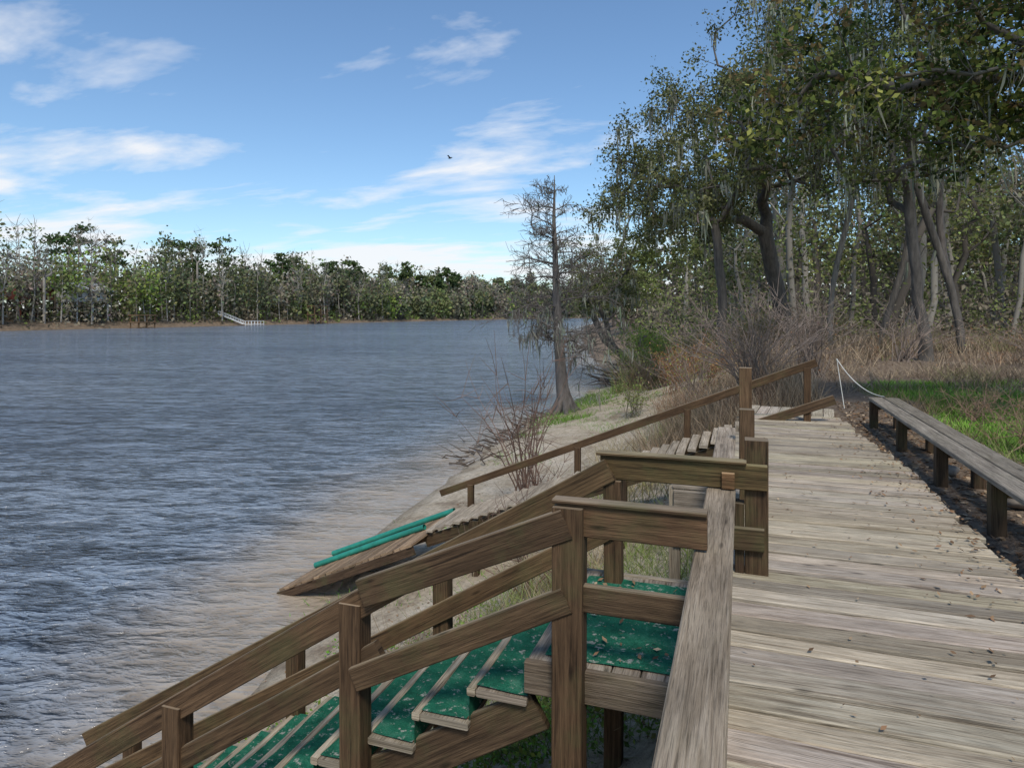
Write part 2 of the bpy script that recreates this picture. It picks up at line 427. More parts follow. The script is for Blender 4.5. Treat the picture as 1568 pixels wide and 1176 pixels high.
bp=N(nt,'ShaderNodeBump');bp.inputs['Distance'].default_value=.01;nt.links.new(a_,bp.inputs['Height']);nt.links.new(bp.outputs[0],b.inputs['Normal'])
mb=MB()
def sheet(x0,x1,y0,y1,z,nxx=12,nyy=14,amp=.008):
    xs=np.linspace(x0,x1,nxx);ys=np.linspace(y0,y1,nyy);A,B=np.meshgrid(xs,ys,indexing='ij')
    Z=z+vn(A,B,.11,3)*amp
    A=A+(vn(A,B,.2,9)-.5)*.03;B=B+(vn(A,B,.2,12)-.5)*.03
    ii=np.arange(A.size).reshape(A.shape)
    mb.add(np.stack([A,B,Z],-1).reshape(-1,3),np.stack([ii[:-1,:-1],ii[1:,:-1],ii[1:,1:],ii[:-1,1:]],-1).reshape(-1,4))
sheet(-.83,-.09,YN+.11,YF+.04,-.133)
for k in range(1,12):
    x1=-.90-RUN*k;zz=-.135-RISE*k
    sheet(x1+.05,x1+RUN+.0,YN+.05,YF-.03,zz+.003,5,14)
    mb.add([(x1+RUN+.004,YN+.05,zz),(x1+RUN+.004,YF-.03,zz),(x1+RUN+.004,YF-.03,zz+RISE-.05),(x1+RUN+.004,YN+.05,zz+RISE-.05)],[(0,1,2,3)])
mb.obj('carpet',m_carpet,True,parent=st)

mb=MB()
for i,zk in enumerate((.05,-.09,-.23)): beam(mb,(-.46,5.0,zk),(-.12,5.0,zk),.035,.13)
beam(mb,(-.46,5.05,-.6),(-.46,5.05,.12),.08,.08,up=(0,1,0))
beam(mb,(-.47,5.2,.135),(-.1,5.2,.135),.4,.03)
mb.obj('plank_step_box',m_cap)

# ------------------------------------------------------------------ far ramp stairs
fr=empty('ramp_stairs')
mb=MB();Y=9.45
beam(mb,(.93,Y,.765),(-4.4,Y,.765-5.33*.404),.06,.10,tint=(1.2,1.1,1.0))
beam(mb,(1.14,Y-.05,.30),(-4.2,Y-.05,.30-5.34*.385),.04,.12,tint=(1.2,1.15,1.1))
for X in (.82,-.69,-2.23,-3.9):
    beam(mb,(X,Y+.0,float(H(X,Y))-.2 if X<0 else -.1),(X,Y+.0,.74-(.93-X)*.404),.085,.085,up=(0,1,0),tint=(1.2,1.1,1.0))
mb.obj('handrail',m_rail,parent=fr)
mb=MB()
k=0
while True:
    X=-.02-.135*k;zz=-.05-.135*k*.385
    if X<-4.1: break
    beam(mb,(X,8.35,zz),(X,9.38,zz),.10,.03,tint=tuple(np.array((1.35,1.35,1.33))*random.uniform(.8,1.15)));k+=1
mb.obj('treads',m_cap,parent=fr)
mb=MB()
for Yk in (8.42,9.3): beam(mb,(0,Yk,-.18),(-4.15,Yk,-.18-4.15*.385),.04,.16)
for X in (-1.4,-3.4):
    beam(mb,(X,8.42,float(H(X,8.4))-.2),(X,8.42,-.1+X*.385),.09,.09,up=(0,1,0))
mb.obj('stringers',m_rail,parent=fr)

# ------------------------------------------------------------------ boat ramp with green tubes
rp=empty('boat_ramp')
A0=np.array([-4.1,0,-1.66]);A1=np.array([-6.25,0,-2.56])
mb=MB()
nb=22
for i in range(nb):
    t=(i+.5)/nb;p=A0*(1-t)+A1*t
    y0=7.95-.05*random.random();y1=9.42
    beam(mb,(p[0],y0,p[2]),(p[0],y1+random.uniform(-.03,.03),p[2]),.085,.03,up=(.39,0,-.92),tint=tuple(np.array((1.2,.98,.78))*random.uniform(.6,1.15)))
mb.obj('ramp_boards',m_cap,parent=rp)
mb=MB()
for Yk in (7.95,8.7,9.4):
    beam(mb,(A0[0],Yk,A0[2]-.08),(A1[0],Yk,A1[2]-.08),.045,.12)
mb.obj('ramp_stringers',m_rail,parent=rp)
m_noodle=plain('green_pvc',(.02,.21,.15),.45,.3,6)
mb=MB()
for Yk,x0,x1 in ((9.40,-4.15,-6.3),(8.78,-4.35,-6.2)):
    t=np.linspace(0,1,12);X=x0+(x1-x0)*t
    Z=A0[2]+(X-A0[0])*(A1[2]-A0[2])/(A1[0]-A0[0])+.06
    tube(mb,np.stack([X,Yk+.03*np.sin(t*5),Z],1),np.full(12,.042),(1,1,1),12)
mb.obj('green_bumper_tubes',m_noodle,True,parent=rp)

# ------------------------------------------------------------------ bench
bn=empty('wooden_bench')
mb=MB()
for xk in (1.645,1.825):
    beam(mb,(xk,2.4,.30),(xk+.0,9.65,.30),.165,.04,ch=.006)
mb.obj('seat',m_far,parent=bn)
mb=MB()
for i,yk in enumerate((3.0,5.2,6.5,7.95,9.5)):
    beam(mb,(1.60,yk,-.12),(1.60,yk,.279),.09,.09,up=(0,1,0))
    beam(mb,(1.87,yk,-.12),(1.87,yk,.279),.09,.09,up=(0,1,0))
    beam(mb,(1.57,yk+.065,.225),(1.90,yk+.065,.225),.035,.10)
mb.obj('legs',m_rail,parent=bn)

m_rope=plain('rope_fibre',(.6,.58,.52),.8,.1)
mb=MB()
def cat(a,b,sag,n=14):
    t=np.linspace(0,1,n)[:,None];p=np.array(a)*(1-t)+np.array(b)*t;p[:,2]-=sag*4*(t*(1-t))[:,0];return p
S=(1.36,11.0,.72)
tube(mb,cat(S,(1.75,9.66,.33),.12),np.full(14,.007),(1,1,1),5)
tube(mb,cat(S,(1.45,10.9,.0),.0),np.full(14,.006),(1,1,1),5)
mb.obj('white_rope',m_rope,True)

m_rock=plain('rock',(.2,.17,.14),.9,.4,12)
def rock(p,r):
    import bmesh
    bm=bmesh.new();bmesh.ops.create_icosphere(bm,subdivisions=3,radius=r)
    o=random.random()*20
    for v in bm.verts:
        k=1+.35*(float(vn(v.co.x/r+o,v.co.y/r+v.co.z/r*1.3,.7,3))-.5);v.co=Vector((v.co.x*k*1.2,v.co.y*k,v.co.z*k*.6))
    me=bpy.data.meshes.new('rock');bm.to_mesh(me);bm.free();me.materials.append(m_rock)
    for p_ in me.polygons:p_.use_smooth=True
    ob=bpy.data.objects.new('rock',me);ob.location=p;scene.collection.objects.link(ob)
rock((2.0,5.9,.03),.14);rock((2.15,5.2,.02),.18);rock((1.75,6.9,.0),.08);rock((2.3,6.5,.0),.12)

# ------------------------------------------------------------------ trees
def grow_tree(wood_mb,trunk,centers,r0,col,step=.7,wig=.12,pw=2.4,tip=.012):
    nodes=[np.array(p,float) for p in trunk];par=[-1]+list(range(len(trunk)-1))
    centers=sorted(list(centers),key=lambda c:np.linalg.norm(c-trunk[-1]))
    ntr=len(trunk)
    dist0=[0]
    for i in range(1,ntr): dist0.append(dist0[-1]+np.linalg.norm(nodes[i]-nodes[i-1]))
    for c in centers:
        o=max(1,ntr//2-1)
        A=np.array(nodes[o:])
        dd=np.linalg.norm(A-c,axis=1)
        pen=dd+.22*np.array(dist0[o:])+np.maximum(0,A[:,2]-c[2])*.6
        j=int(np.argmin(pen))+o
        L=np.linalg.norm(nodes[j]-c);k=max(1,int(L/step));prev=j;s=nodes[j]
        bow=np.array([rng.normal(),rng.normal(),abs(rng.normal())*.8])*wig*L
        for q in range(1,k+1):
            t=q/k;p=s*(1-t)+c*t+bow*math.sin(t*math.pi)+(rng.normal(size=3)*wig*.35 if q<k else 0)
            nodes.append(p);par.append(prev);dist0.append(dist0[prev]+L/k);prev=len(nodes)-1
    n=len(nodes);acc=np.zeros(n);ch=[[] for _ in range(n)]
    for i in range(n-1,-1,-1):
        if acc[i]==0: acc[i]=tip**pw
        if par[i]>=0: acc[par[i]]+=acc[i];ch[par[i]].append(i)
    r=acc**(1/pw)
    r=tip+(r-tip)*max(.2,(r0-tip)/(max(r[0],tip*1.01)-tip))
    P=np.array(nodes)
    stack=[(0,None)]
    while stack:
        i,pr=stack.pop()
        line=[i] if pr is None else [pr,i];cur=i
        while ch[cur]:
            c_=sorted(ch[cur],key=lambda q:-r[q])
            for o in c_[1:]: stack.append((o,cur))
            cur=c_[0];line.append(cur)
        rr=r[line].copy()
        if pr is not None: rr[0]=min(rr[0],rr[1]*1.15)
        if len(line)>1: tube(wood_mb,P[line],rr,col,7 if rr.max()>.08 else 4)
    return P,r

def twigs(mb,tips,n,L,rad,col,up=.2):
    out=[]
    for c in tips:
        for _ in range(n):
            d_=unit(rng.normal(size=3)+np.array([0,0,up]));l=L*rng.uniform(.5,1.2)
            p=[c,c+d_*l*.5+rng.normal(size=3)*l*.08,c+d_*l+rng.normal(size=3)*l*.15]
            tube(mb,p,[rad,rad*.7,rad*.3],col,3);out.append(p[2]);out.append(p[1])
    return np.array(out)

def mossy(mb,pts,n,lmin,lmax,w,col=(.28,.285,.22),K=4):
    pts=np.asarray(pts);sel=pts[rng.integers(0,len(pts),n)]
    for _ in range(K):
        b_=sel+rng.normal(size=sel.shape)*np.array([.09,.09,.03])
        L=rng.uniform(lmin,lmax,n)*rng.uniform(.3,1,n)
        a=rng.uniform(0,math.pi,n);s=np.stack([np.cos(a),np.sin(a),0*a],1)*(w*rng.uniform(.5,1.2,n))[:,None]
        m1=b_+np.stack([rng.normal(size=n)*.04,rng.normal(size=n)*.04,-L*.5],1)
        e=m1+np.stack([rng.normal(size=n)*.06,rng.normal(size=n)*.06,-L*.5],1)
        Cc=vary(col,n,.35,.05)
        V=np.stack([b_-s*.6,b_+s*.6,m1+s,m1-s],1).reshape(-1,3);mb.add(V,np.arange(4*n).reshape(n,4),Cc)
        V=np.stack([m1-s,m1+s,e+s*.15,e-s*.15],1).reshape(-1,3);mb.add(V,np.arange(4*n).reshape(n,4),Cc)

def crown_pts(c,r,n,shell=.45):
    c=np.array(c,float);r=np.array(r,float)
    v=rng.normal(size=(n,3));v/=np.linalg.norm(v,axis=1)[:,None]
    k=rng.uniform(shell,1,(n,1))**.7
    return c+v*r*k+rng.normal(size=(n,3))*.25

BR=(.11,.095,.08);GR=(.26,.24,.205)
OAKC=[(.14,.155,.06),(.18,.19,.08),(.10,.12,.048),(.23,.225,.10)]
def oak(name,base,trunk_top,crowns,r0,nl,lsize,spread,moss,leafc=OAKC,seedbark=BR,trunk_bend=(0,0,0),ntw=4):
    P0=empty(name)
    base=np.array(base,float);tt=np.array(trunk_top,float)
    t=np.linspace(0,1,7)[:,None]
    trunk=base*(1-t)+tt*t+np.array(trunk_bend)*np.sin(t*math.pi)+np.concatenate([[[0,0,0]],rng.normal(size=(6,3))*.06])
    cs=np.concatenate([crown_pts(*c) for c in crowns])
    w=MB();P,r=grow_tree(w,trunk,cs,r0,seedbark)
    tube(w,[base+(0,0,-.3),base+(0,0,.15),base+(0,0,.9)],[r0*1.7,r0*1.35,r0*1.0],seedbark,9)
    tp=twigs(w,cs,ntw,spread*.9,.010,seedbark)
    w.obj('trunk_and_limbs',m_bark,True,parent=P0)
    lb=MB()
    allc=np.concatenate([cs,tp])
    cb=rng.uniform(.5,1.35,len(allc));ci=rng.integers(0,len(leafc),len(allc))
    dens=rng.uniform(0,1,len(allc))**1.5;dens/=dens.sum()
    sel=rng.choice(len(allc),nl,p=dens)
    pp=allc[sel]+rng.normal(size=(nl,3))*np.array([.27,.27,.2])*spread
    col=np.array(leafc)[ci[sel]]*cb[sel][:,None]*rng.uniform(.7,1.3,(nl,1))
    leaves(lb,pp,lsize*rng.uniform(.6,1.2,nl),col,.55)
    lb.obj('leaves',m_leaf,parent=P0)
    if moss:
        ms=MB();fine=P[(r<r0*.45)&(P[:,2]>base[2]+2.5)]
        mossy(ms,fine,moss[0],moss[1],moss[2],moss[3],K=5);ms.obj('hanging_moss',m_moss,parent=P0)
    return P0
def G(x,y): return float(H(x,y))

oak('live_oak_tree',(2.2,33,G(2.2,33)),(1.0,32,5.0),
    [((-1.2,31,8.6),(4.7,4.2,3.4),85),((2.6,31,11.5),(4.6,4.5,4.5),75),((-3.7,31,6.2),(3.1,3.0,2.2),42)],
    .33,30000,.08,.95,(240,.3,1.6,.045))
oak('live_oak_tree',(-.6,27,G(-.6,27)),(-.8,26.6,4.0),
    [((-1.1,26.5,6.6),(2.3,3,2.0),42),((2.0,27,9),(3.6,3,3.2),65)],
    .17,18000,.07,.8,(170,.3,1.4,.04))
oak('live_oak_tree',(5.5,24,G(5.5,24)),(4.8,23.5,5.5),
    [((4.5,23,8.3),(4.2,3.5,3.6),80),((3.0,22.5,10.5),(3.5,3,3.2),50)],
    .17,23000,.062,.8,(240,.4,1.7,.035),leafc=[(.13,.15,.058),(.19,.205,.08),(.10,.12,.048)])
oak('leaning_river_oak',(-6.0,42,G(-6,42)),(-9.0,41,2.2),
    [((-8.0,41,4.0),(3.0,3,2.4),50),((-5.2,43,6.4),(3.4,3,3),50)],
    .2,11000,.09,.8,(90,.4,1.3,.06),leafc=[(.15,.17,.06),(.2,.24,.075)],trunk_bend=(-.5,0,-.3))
oak('leaning_river_oak',(-5.3,39,G(-5.3,39)),(-7.6,38,1.6),
    [((-6.9,38,3.2),(2.2,2,1.8),35)],
    .15,3500,.08,.7,(60,.3,1.1,.05),trunk_bend=(-.4,0,-.2))

OV=[(.085,.12,.035),(.19,.23,.06),(.055,.075,.025),(.28,.28,.08),(.18,.13,.06),(.07,.09,.03)]
oak('overhanging_oak_tree',(9.6,9.5,G(9.6,9.5)),(8.0,9.8,4.6),
    [((4.6,10.2,4.6),(2.8,1.8,1.5),85),((2.0,10.8,4.3),(2.3,1.4,1.1),60),((5.5,9.2,3.9),(2.0,1.5,1.0),50),((4.5,9.5,6.8),(3.8,2.2,1.8),80)],
    .24,26000,.055,.5,(130,.2,.8,.014),leafc=OV,seedbark=(.12,.105,.085))

def cypress():
    P0=empty('bald_cypress_tree');w=MB();B=np.array([-6.45,25.1,-2.55]);Ht=9.3
    CB=(.14,.12,.105)
    zs=np.array([-.4,0,.25,.6,1.1,1.8,3,4.5,6,7.5,8.6,Ht]);
    xo=np.array([.12,.1,.06,.0,-.08,-.14,-.22,-.3,-.34,-.4,-.38,-.38])
    pts=B+np.stack([xo,xo*.2,zs],1)
    tube(w,pts,[.66,.54,.40,.31,.25,.22,.19,.155,.12,.075,.04,.012],CB,12)
    for a in np.linspace(0,6.28,10)[:-1]+.2:
        dx=np.array([math.cos(a),math.sin(a),0])
        tube(w,[B+dx*.15+(0,0,.8),B+dx*.38+(0,0,.28),B+dx*.75+(0,0,-.02),B+dx*1.15+(0,0,-.25)],[.10,.14,.11,.04],(.12,.105,.09),6)
    br=[]
    def branch(p,d_,L,r_,lev):
        n=5;pts=[p];q=p.copy();dd=d_.copy()
        for i in range(n):
            dd=unit(dd+rng.normal(size=3)*.14+np.array([0,0,-.05 if lev==0 else .03]))
            q=q+dd*L/n;pts.append(q.copy())
        tube(w,pts,np.linspace(r_,max(.006,r_*.25),n+1),np.array(CB)*.95,4 if lev<2 else 3)
        br.extend(pts[1:])
        if lev<2:
            for i in range(1,n+1):
                for _ in range(2 if lev==0 else 1):
                    side=unit(np.cross(dd,rng.normal(size=3)))
                    branch(pts[i],unit(dd*.7+side*.8+np.array([0,0,.1])),L*rng.uniform(.28,.5),max(r_*.5,.009),lev+1)
    for k in range(58):
        z=rng.uniform(2.4,9.0);t=(z-2.4)/6.6;a=rng.uniform(0,6.28)
        x_=np.interp(z,zs,xo);L=(2.6*(1-t)**.7+.6)*rng.uniform(.5,1.15)
        branch(B+np.array([x_,0,z]),unit([math.cos(a),math.sin(a),.12+.4*t]),L,.04*(1-.5*t),0)
    w.obj('trunk_and_branches',m_bark,True,parent=P0)
    ms=MB();b_=np.array(br);low=b_[b_[:,2]<B[2]+4.4]
    mossy(ms,low,90,.2,.9,.03,(.21,.215,.175),5);hi=b_[b_[:,2]>=B[2]+4.4];mossy(ms,hi,90,.1,.45,.02,(.21,.215,.175))
    ms.obj('hanging_moss',m_moss,parent=P0)
cypress()

wt=empty('woodland_trees')
w=MB();lb=MB();ms=MB()
for k in range(105):
    for _ in range(40):
        D=rng.uniform(36,85);a=rng.uniform(.22,1.05)
        X=D*(-.324+.946*a);Y=D*(.946+.324*a)
        if X>0.5-(Y-40)*.12 : break
    if k<26: 
        Y=45+k*13+rng.uniform(-4,4);X=float(np.interp(Y,nY,nX))+rng.uniform(2,12)
    b0=np.array([X,Y,G(X,Y)]);hh=rng.uniform(11,19)
    if k<26: hh=rng.uniform(8,13)
    ln=rng.normal(size=2)*.8
    top=b0+np.array([ln[0],ln[1],hh*.55])
    tr=[b0*(1-t)+top*t+np.array([*(rng.normal(size=2)*.12),0]) for t in np.linspace(0,1,5)]
    bc=GR if rng.random()<.6 else BR
    nC=14 if D>55 else 22
    cs=crown_pts(b0+np.array([ln[0],ln[1],hh*.66]),(hh*.2,hh*.2,hh*.36),nC,.3)
    grow_tree(w,tr,cs,rng.uniform(.12,.26),bc,step=1.3,tip=.02)
    tp=twigs(w,cs,4,1.3,.016,bc,up=.5)
    kind=rng.random();nl=900 if kind<.7 else 350
    base=[(.18,.20,.085),(.25,.28,.10),(.15,.16,.08),(.26,.23,.16)][rng.integers(0,4)]
    allc=np.concatenate([cs,tp]);sel=rng.integers(0,len(allc),nl)
    cb=rng.uniform(.6,1.3,len(allc))
    leaves(lb,allc[sel]+rng.normal(size=(nl,3))*.55,.0032*math.hypot(X,Y)*rng.uniform(.6,1.2,nl),vary(base,nl,.3)*cb[sel][:,None],.6)
    if rng.random()<.4: mossy(ms,cs,10,.4,1.6,.07)
w.obj('trunks',m_farbark,True,parent=wt);ms.obj('moss',m_moss,parent=wt)
n=40000
D=rng.uniform(34,100,n);a=rng.uniform(.19,1.1,n);X=D*(-.324+.946*a);Y=D*(.946+.324*a)
cl=vn(X,Y,2.3,21);hz=rng.uniform(0,1,n)**1.5*(1.0+6.5*cl)
keep=(X>np.interp(Y,nY,nX)+1.5)
X,Y,hz=X[keep],Y[keep],hz[keep]
P=np.stack([X,Y,H(X,Y)+hz],1)
pal=np.array([(.18,.20,.085),(.25,.215,.155),(.24,.28,.10),(.16,.135,.11),(.30,.255,.19)])
ci=(vn(X,Y,3.5,22)*4.99).astype(int)
leaves(lb,P,.0034*np.hypot(X,Y)*rng.uniform(.5,1.2,len(X)),pal[ci]*rng.uniform(.6,1.3,(len(X),1)),.5)
n=12000
D=rng.uniform(95,150,n);a=rng.uniform(.16,1.2,n);X=D*(-.324+.946*a);Y=D*(.946+.324*a)
keep=(X>np.interp(Y,nY,nX)+3);X,Y=X[keep],Y[keep];n=len(X)
hz=rng.uniform(0,1,n)*(8+9*vn(X,Y,9,23))
leaves(lb,np.stack([X,Y,H(X,Y)+hz],1),.0072*np.hypot(X,Y)*rng.uniform(.5,1.1,n),pal[(vn(X,Y,6,24)*4.99).astype(int)]*rng.uniform(.45,1.0,(n,1)),.55)
lb.obj('foliage',m_farleaf,parent=wt)

def slender(name,px,Y,top,r0,col,n=20):
    P0=empty(name);w=MB();l=MB()
    b0=np.array([px,Y,G(px,Y)-.1]);tp=np.array(top,float)
    tr=[b0*(1-t)+tp*t+np.array([.25*math.sin(t*5+px),.1*math.sin(t*3),0]) for t in np.linspace(0,1,8)]
    cs=crown_pts(tp+np.array([0,0,1.2]),(2.4,2.4,2.6),n,.3)
    P,r=grow_tree(w,tr,cs,r0,col,tip=.015);tg=twigs(w,cs,5,1.0,.012,col,up=.4)
    w.obj('trunk_and_limbs',m_bark,True,parent=P0)
    ac=np.concatenate([cs,tg]);sel=rng.integers(0,len(ac),3000)
    leaves(l,ac[sel]+rng.normal(size=(3000,3))*.35,.07*rng.uniform(.6,1.2,3000),vary((.19,.22,.08),3000,.4),.55)
    mossy(l,P[3:],40,.4,1.4,.04)
    l.obj('leaves',m_leaf,parent=P0)
slender('oak_sapling_tree',7.0,26.5,(5.6,26.5,8.5),.13,(.11,.095,.08))
slender('oak_sapling_tree',9.7,24,(11.3,25,9),.15,(.32,.30,.27))
slender('oak_sapling_tree',5.2,29,(6.4,29,8),.12,(.13,.11,.09))
slender('oak_sapling_tree',8.2,31,(7.6,31,9),.14,(.13,.11,.095))
slender('oak_sapling_tree',12.6,27,(12.0,27,9),.14,(.20,.18,.15))
slender('oak_sapling_tree',3.6,30,(4.2,30,8),.11,(.22,.2,.17))

# ------------------------------------------------------------------ far bank woods
db=empty('distant_trees');w=MB();lb=MB()
bank=[]
Yv=np.arange(30,600,4.4)
for row in range(3):
    for Y in Yv:
        Yj=Y+rng.uniform(-2.5,2.5);X=float(np.interp(Yj,fY,fX))-2-row*8-rng.uniform(0,6)
        bank.append((X,Yj,row))
for X in np.arange(-120,60,7):
    for row in range(2): bank.append((X+rng.uniform(-3,3),660+row*10-(X+120)*.05+rng.uniform(-4,4),row))
for (X,Y,row) in bank:
    D=math.hypot(X,Y);z0=G(X,Y);kind=rng.random()
    big=vn(X,Y,30,31)
    h=(10.5+row*3.6+9*float(big))*rng.uniform(.72,1.22)*(1+.22*min(1,max(0,(Y-120)/100)))
    sz=.0031*D
    if kind<.10 and row>0:
        h=rng.uniform(22,29);lx=rng.normal()*1.2
        tube(w,[(X,Y,z0),(X+lx*.5,Y,z0+h*.6),(X+lx,Y,z0+h)],[.3,.2,.08],(.26,.2,.15),5)
        for q in range(10):
            a_=rng.uniform(0,6.28);zz=h*rng.uniform(.68,1.0);R_=rng.uniform(1.0,4.2)*(1.15-(zz/h-.68)*1.6)
            c=np.array([X+lx+math.cos(a_)*R_,Y+math.sin(a_)*R_,z0+zz])
            tube(w,[(X+lx*.8,Y,z0+zz-.8),c],[.09,.04],(.24,.18,.13),3)
            m=38;leaves(lb,c+rng.normal(size=(m,3))*np.array([1.1,1.1,.45]),sz*rng.uniform(.6,1.2,m),vary((.09,.125,.05),m,.4),.45)
        continue
    bcol=(.38,.35,.31) if rng.random()<.6 else (.23,.2,.17)
    tube(w,[(X,Y,z0),(X+rng.normal()*.6,Y,z0+h*.5),(X+rng.normal()*.9,Y,z0+h*.92)],[.24,.17,.05],bcol,4)
    bare=rng.random()<.35
    for _ in range(26 if bare else 10):
        zz=rng.uniform(.4,.92)*h;p=np.array([X,Y,z0+zz]);dd=unit([rng.normal(),rng.normal(),1.0]);L=rng.uniform(2,4.5)
        tube(w,[p,p+dd*L*.5,p+dd*L+rng.normal(size=3)*.4],[.09,.06,.03],bcol,3)
    nl=130 if bare else 370
    q=crown_pts((X,Y,z0+h*.54),(3.3,3.3,h*.42),24,.1)
    sel=rng.integers(0,len(q),nl)
    pal=[(.22,.215,.14),(.21,.235,.10),(.29,.26,.19),(.17,.185,.10),(.29,.38,.09)]
    base=pal[int(min(4,rng.random()*4.25+ (0.7 if row==0 and h<14 else 0)))]
    cb=rng.uniform(.75,1.2,len(q))
    leaves(lb,q[sel]+rng.normal(size=(nl,3))*np.array([1.6,1.6,1.5]),sz*rng.uniform(.5,1.05,nl),vary(base,nl,.2)*cb[sel][:,None],.6)
pal=np.array([(.21,.20,.125),(.27,.225,.16),(.24,.30,.09),(.17,.15,.11),(.31,.27,.195)])
n=26000
Y=rng.uniform(30,600,n);off=rng.uniform(1.0,26,n);X=np.interp(Y,fY,fX)-off
cl=vn(X,Y,5,41);z=H(X,Y)+rng.uniform(0,1,n)**1.3*(1+5.5*cl)
leaves(lb,np.stack([X,Y,z],1),.003*np.hypot(X,Y)*rng.uniform(.5,1.1,n),pal[(vn(X,Y,7,42)*4.99).astype(int)]*rng.uniform(.6,1.3,(n,1)),.5)
n=22000
Y=rng.uniform(20,620,n);off=rng.uniform(20,42,n);X=np.interp(Y,fY,fX)-off
z=H(X,Y)+rng.uniform(0,1,n)*(10+9*vn(X,Y,10,43))
leaves(lb,np.stack([X,Y,z],1),.0055*np.hypot(X,Y)*rng.uniform(.5,1.1,n),pal[(vn(X,Y,9,44)*4.99).astype(int)]*rng.uniform(.5,.95,(n,1)),.55)
w.obj('trunks',m_farbark,True,parent=db);lb.obj('foliage',m_farleaf,parent=db)
def tallbare(name,X,Y,h):
    P0=empty(name);w=MB();b0=np.array([X,Y,G(X,Y)])
    tr=[b0+np.array([0,0,h*t]) for t in np.linspace(0,.6,6)]
    cs=crown_pts(b0+(0,0,h*.8),(3.6,3.6,h*.2),40,.2)
    grow_tree(w,tr,cs,.34,(.30,.27,.23),step=2,tip=.04);twigs(w,cs,5,1.6,.035,(.30,.27,.23),up=.6)
    w.obj('trunk_and_limbs',m_farbark,True,parent=P0)
tallbare('bare_tree',-166,132,28);tallbare('bare_tree',-165,170,30);tallbare('bare_tree',-162,118,19)

# ------------------------------------------------------------------ far-bank structures
m_whitep=plain('white_paint',(.75,.75,.73),.6,.08)
def dock(X,Y):
    P0=empty('white_dock');mb=MB();z=WZ+.4
    beam(mb,(X,Y-3,z),(X,Y+3,z),2.5,.18)
    for yk in np.arange(-3,3.1,1.5):
        for xk in (-1.2,1.2): beam(mb,(X+xk,Y+yk,WZ-1.5),(X+xk,Y+yk,z+1.1),.12,.12,up=(0,1,0))
    for xk in (-1.2,1.2): beam(mb,(X+xk,Y-3,z+1.1),(X+xk,Y+3,z+1.1),.1,.1)
    for s in (-.5,.5):
        beam(mb,(X-1.5,Y-3+s,z+.1),(X-8,Y-7+s,z+3.4),.12,.2)
        beam(mb,(X-1.5,Y-3+s,z+1.0),(X-8,Y-7+s,z+4.3),.1,.1)
    for t in np.linspace(0,1,6):
        for s in (-.5,.5): beam(mb,(X-1.5-6.5*t,Y-3-4*t+s,z+.1+3.3*t),(X-1.5-6.5*t,Y-3-4*t+s,z+1.0+3.3*t),.08,.08,up=(0,1,0))
    mb.obj('deck_and_rails',m_whitep,parent=P0)
dock(-151,180)
def tower(X,Y,h,wd):
    P0=empty('wooden_river_platform');mb=MB();z=G(X,Y)
    for dx in (-1.5,1.5):
        for dy in (-wd/2,0,wd/2): beam(mb,(X+dx,Y+dy,WZ-1.5),(X+dx,Y+dy,z+h),.25,.25,up=(0,1,0),tint=(2.2,2.1,2.0))
    for zz in (z+h*.55,z+h): beam(mb,(X,Y-wd/2-.4,zz),(X,Y+wd/2+.4,zz),3.6,.3,tint=(2.2,2.1,2.0))
    beam(mb,(X+1.6,Y-wd/2,z+h*.55+1),(X+1.6,Y+wd/2,z+h*.55+1),.12,.14,tint=(2,1.9,1.8))
    beam(mb,(X+1.5,Y+wd/2,z+h*.5),(X+1.5,Y-wd/2,WZ),.15,.2,tint=(2,1.9,1.8))
    mb.obj('frame',m_rail,parent=P0)
tower(-152,216,7,8);tower(-152.5,138,4.2,5)
def house(X,Y,wall,roof,name,dz=2.5):
    P0=empty(name);z=G(X,Y)+dz;mb=MB()
    beam(mb,(X,Y-5,z+1.5),(X,Y+5,z+1.5),8,3);
    for dx in (-3.5,3.5):
        for dy in (-4.5,0,4.5): beam(mb,(X+dx,Y+dy,z-dz-1),(X+dx,Y+dy,z),.3,.3,up=(0,1,0))
    mb.obj('walls',wall,parent=P0)
    mb=MB()
    beam(mb,(X+2.3,Y-5.6,z+4.0),(X+2.3,Y+5.6,z+4.0),5.6,.2,up=(.4,0,.9))
    beam(mb,(X-2.3,Y-5.6,z+4.0),(X-2.3,Y+5.6,z+4.0),5.6,.2,up=(-.4,0,.9));mb.obj('roof',roof,parent=P0)
    mb=MB()
    for dy in (-4,-1.3,1.3,4): beam(mb,(X+4.03,Y+dy-.5,z+1.7),(X+4.03,Y+dy+.5,z+1.7),.08,1.1)
    mb.obj('windows',plain('window_glass',(.03,.04,.05),.1,.05),parent=P0)
house(-168,133,m_whitep,plain('metal_roof',(.5,.5,.5),.4,.1),'river_house',5)
house(-176,124,plain('red_paint',(.25,.07,.05),.7,.1),plain('brown_roof',(.12,.09,.08),.8,.1),'red_river_house',5)

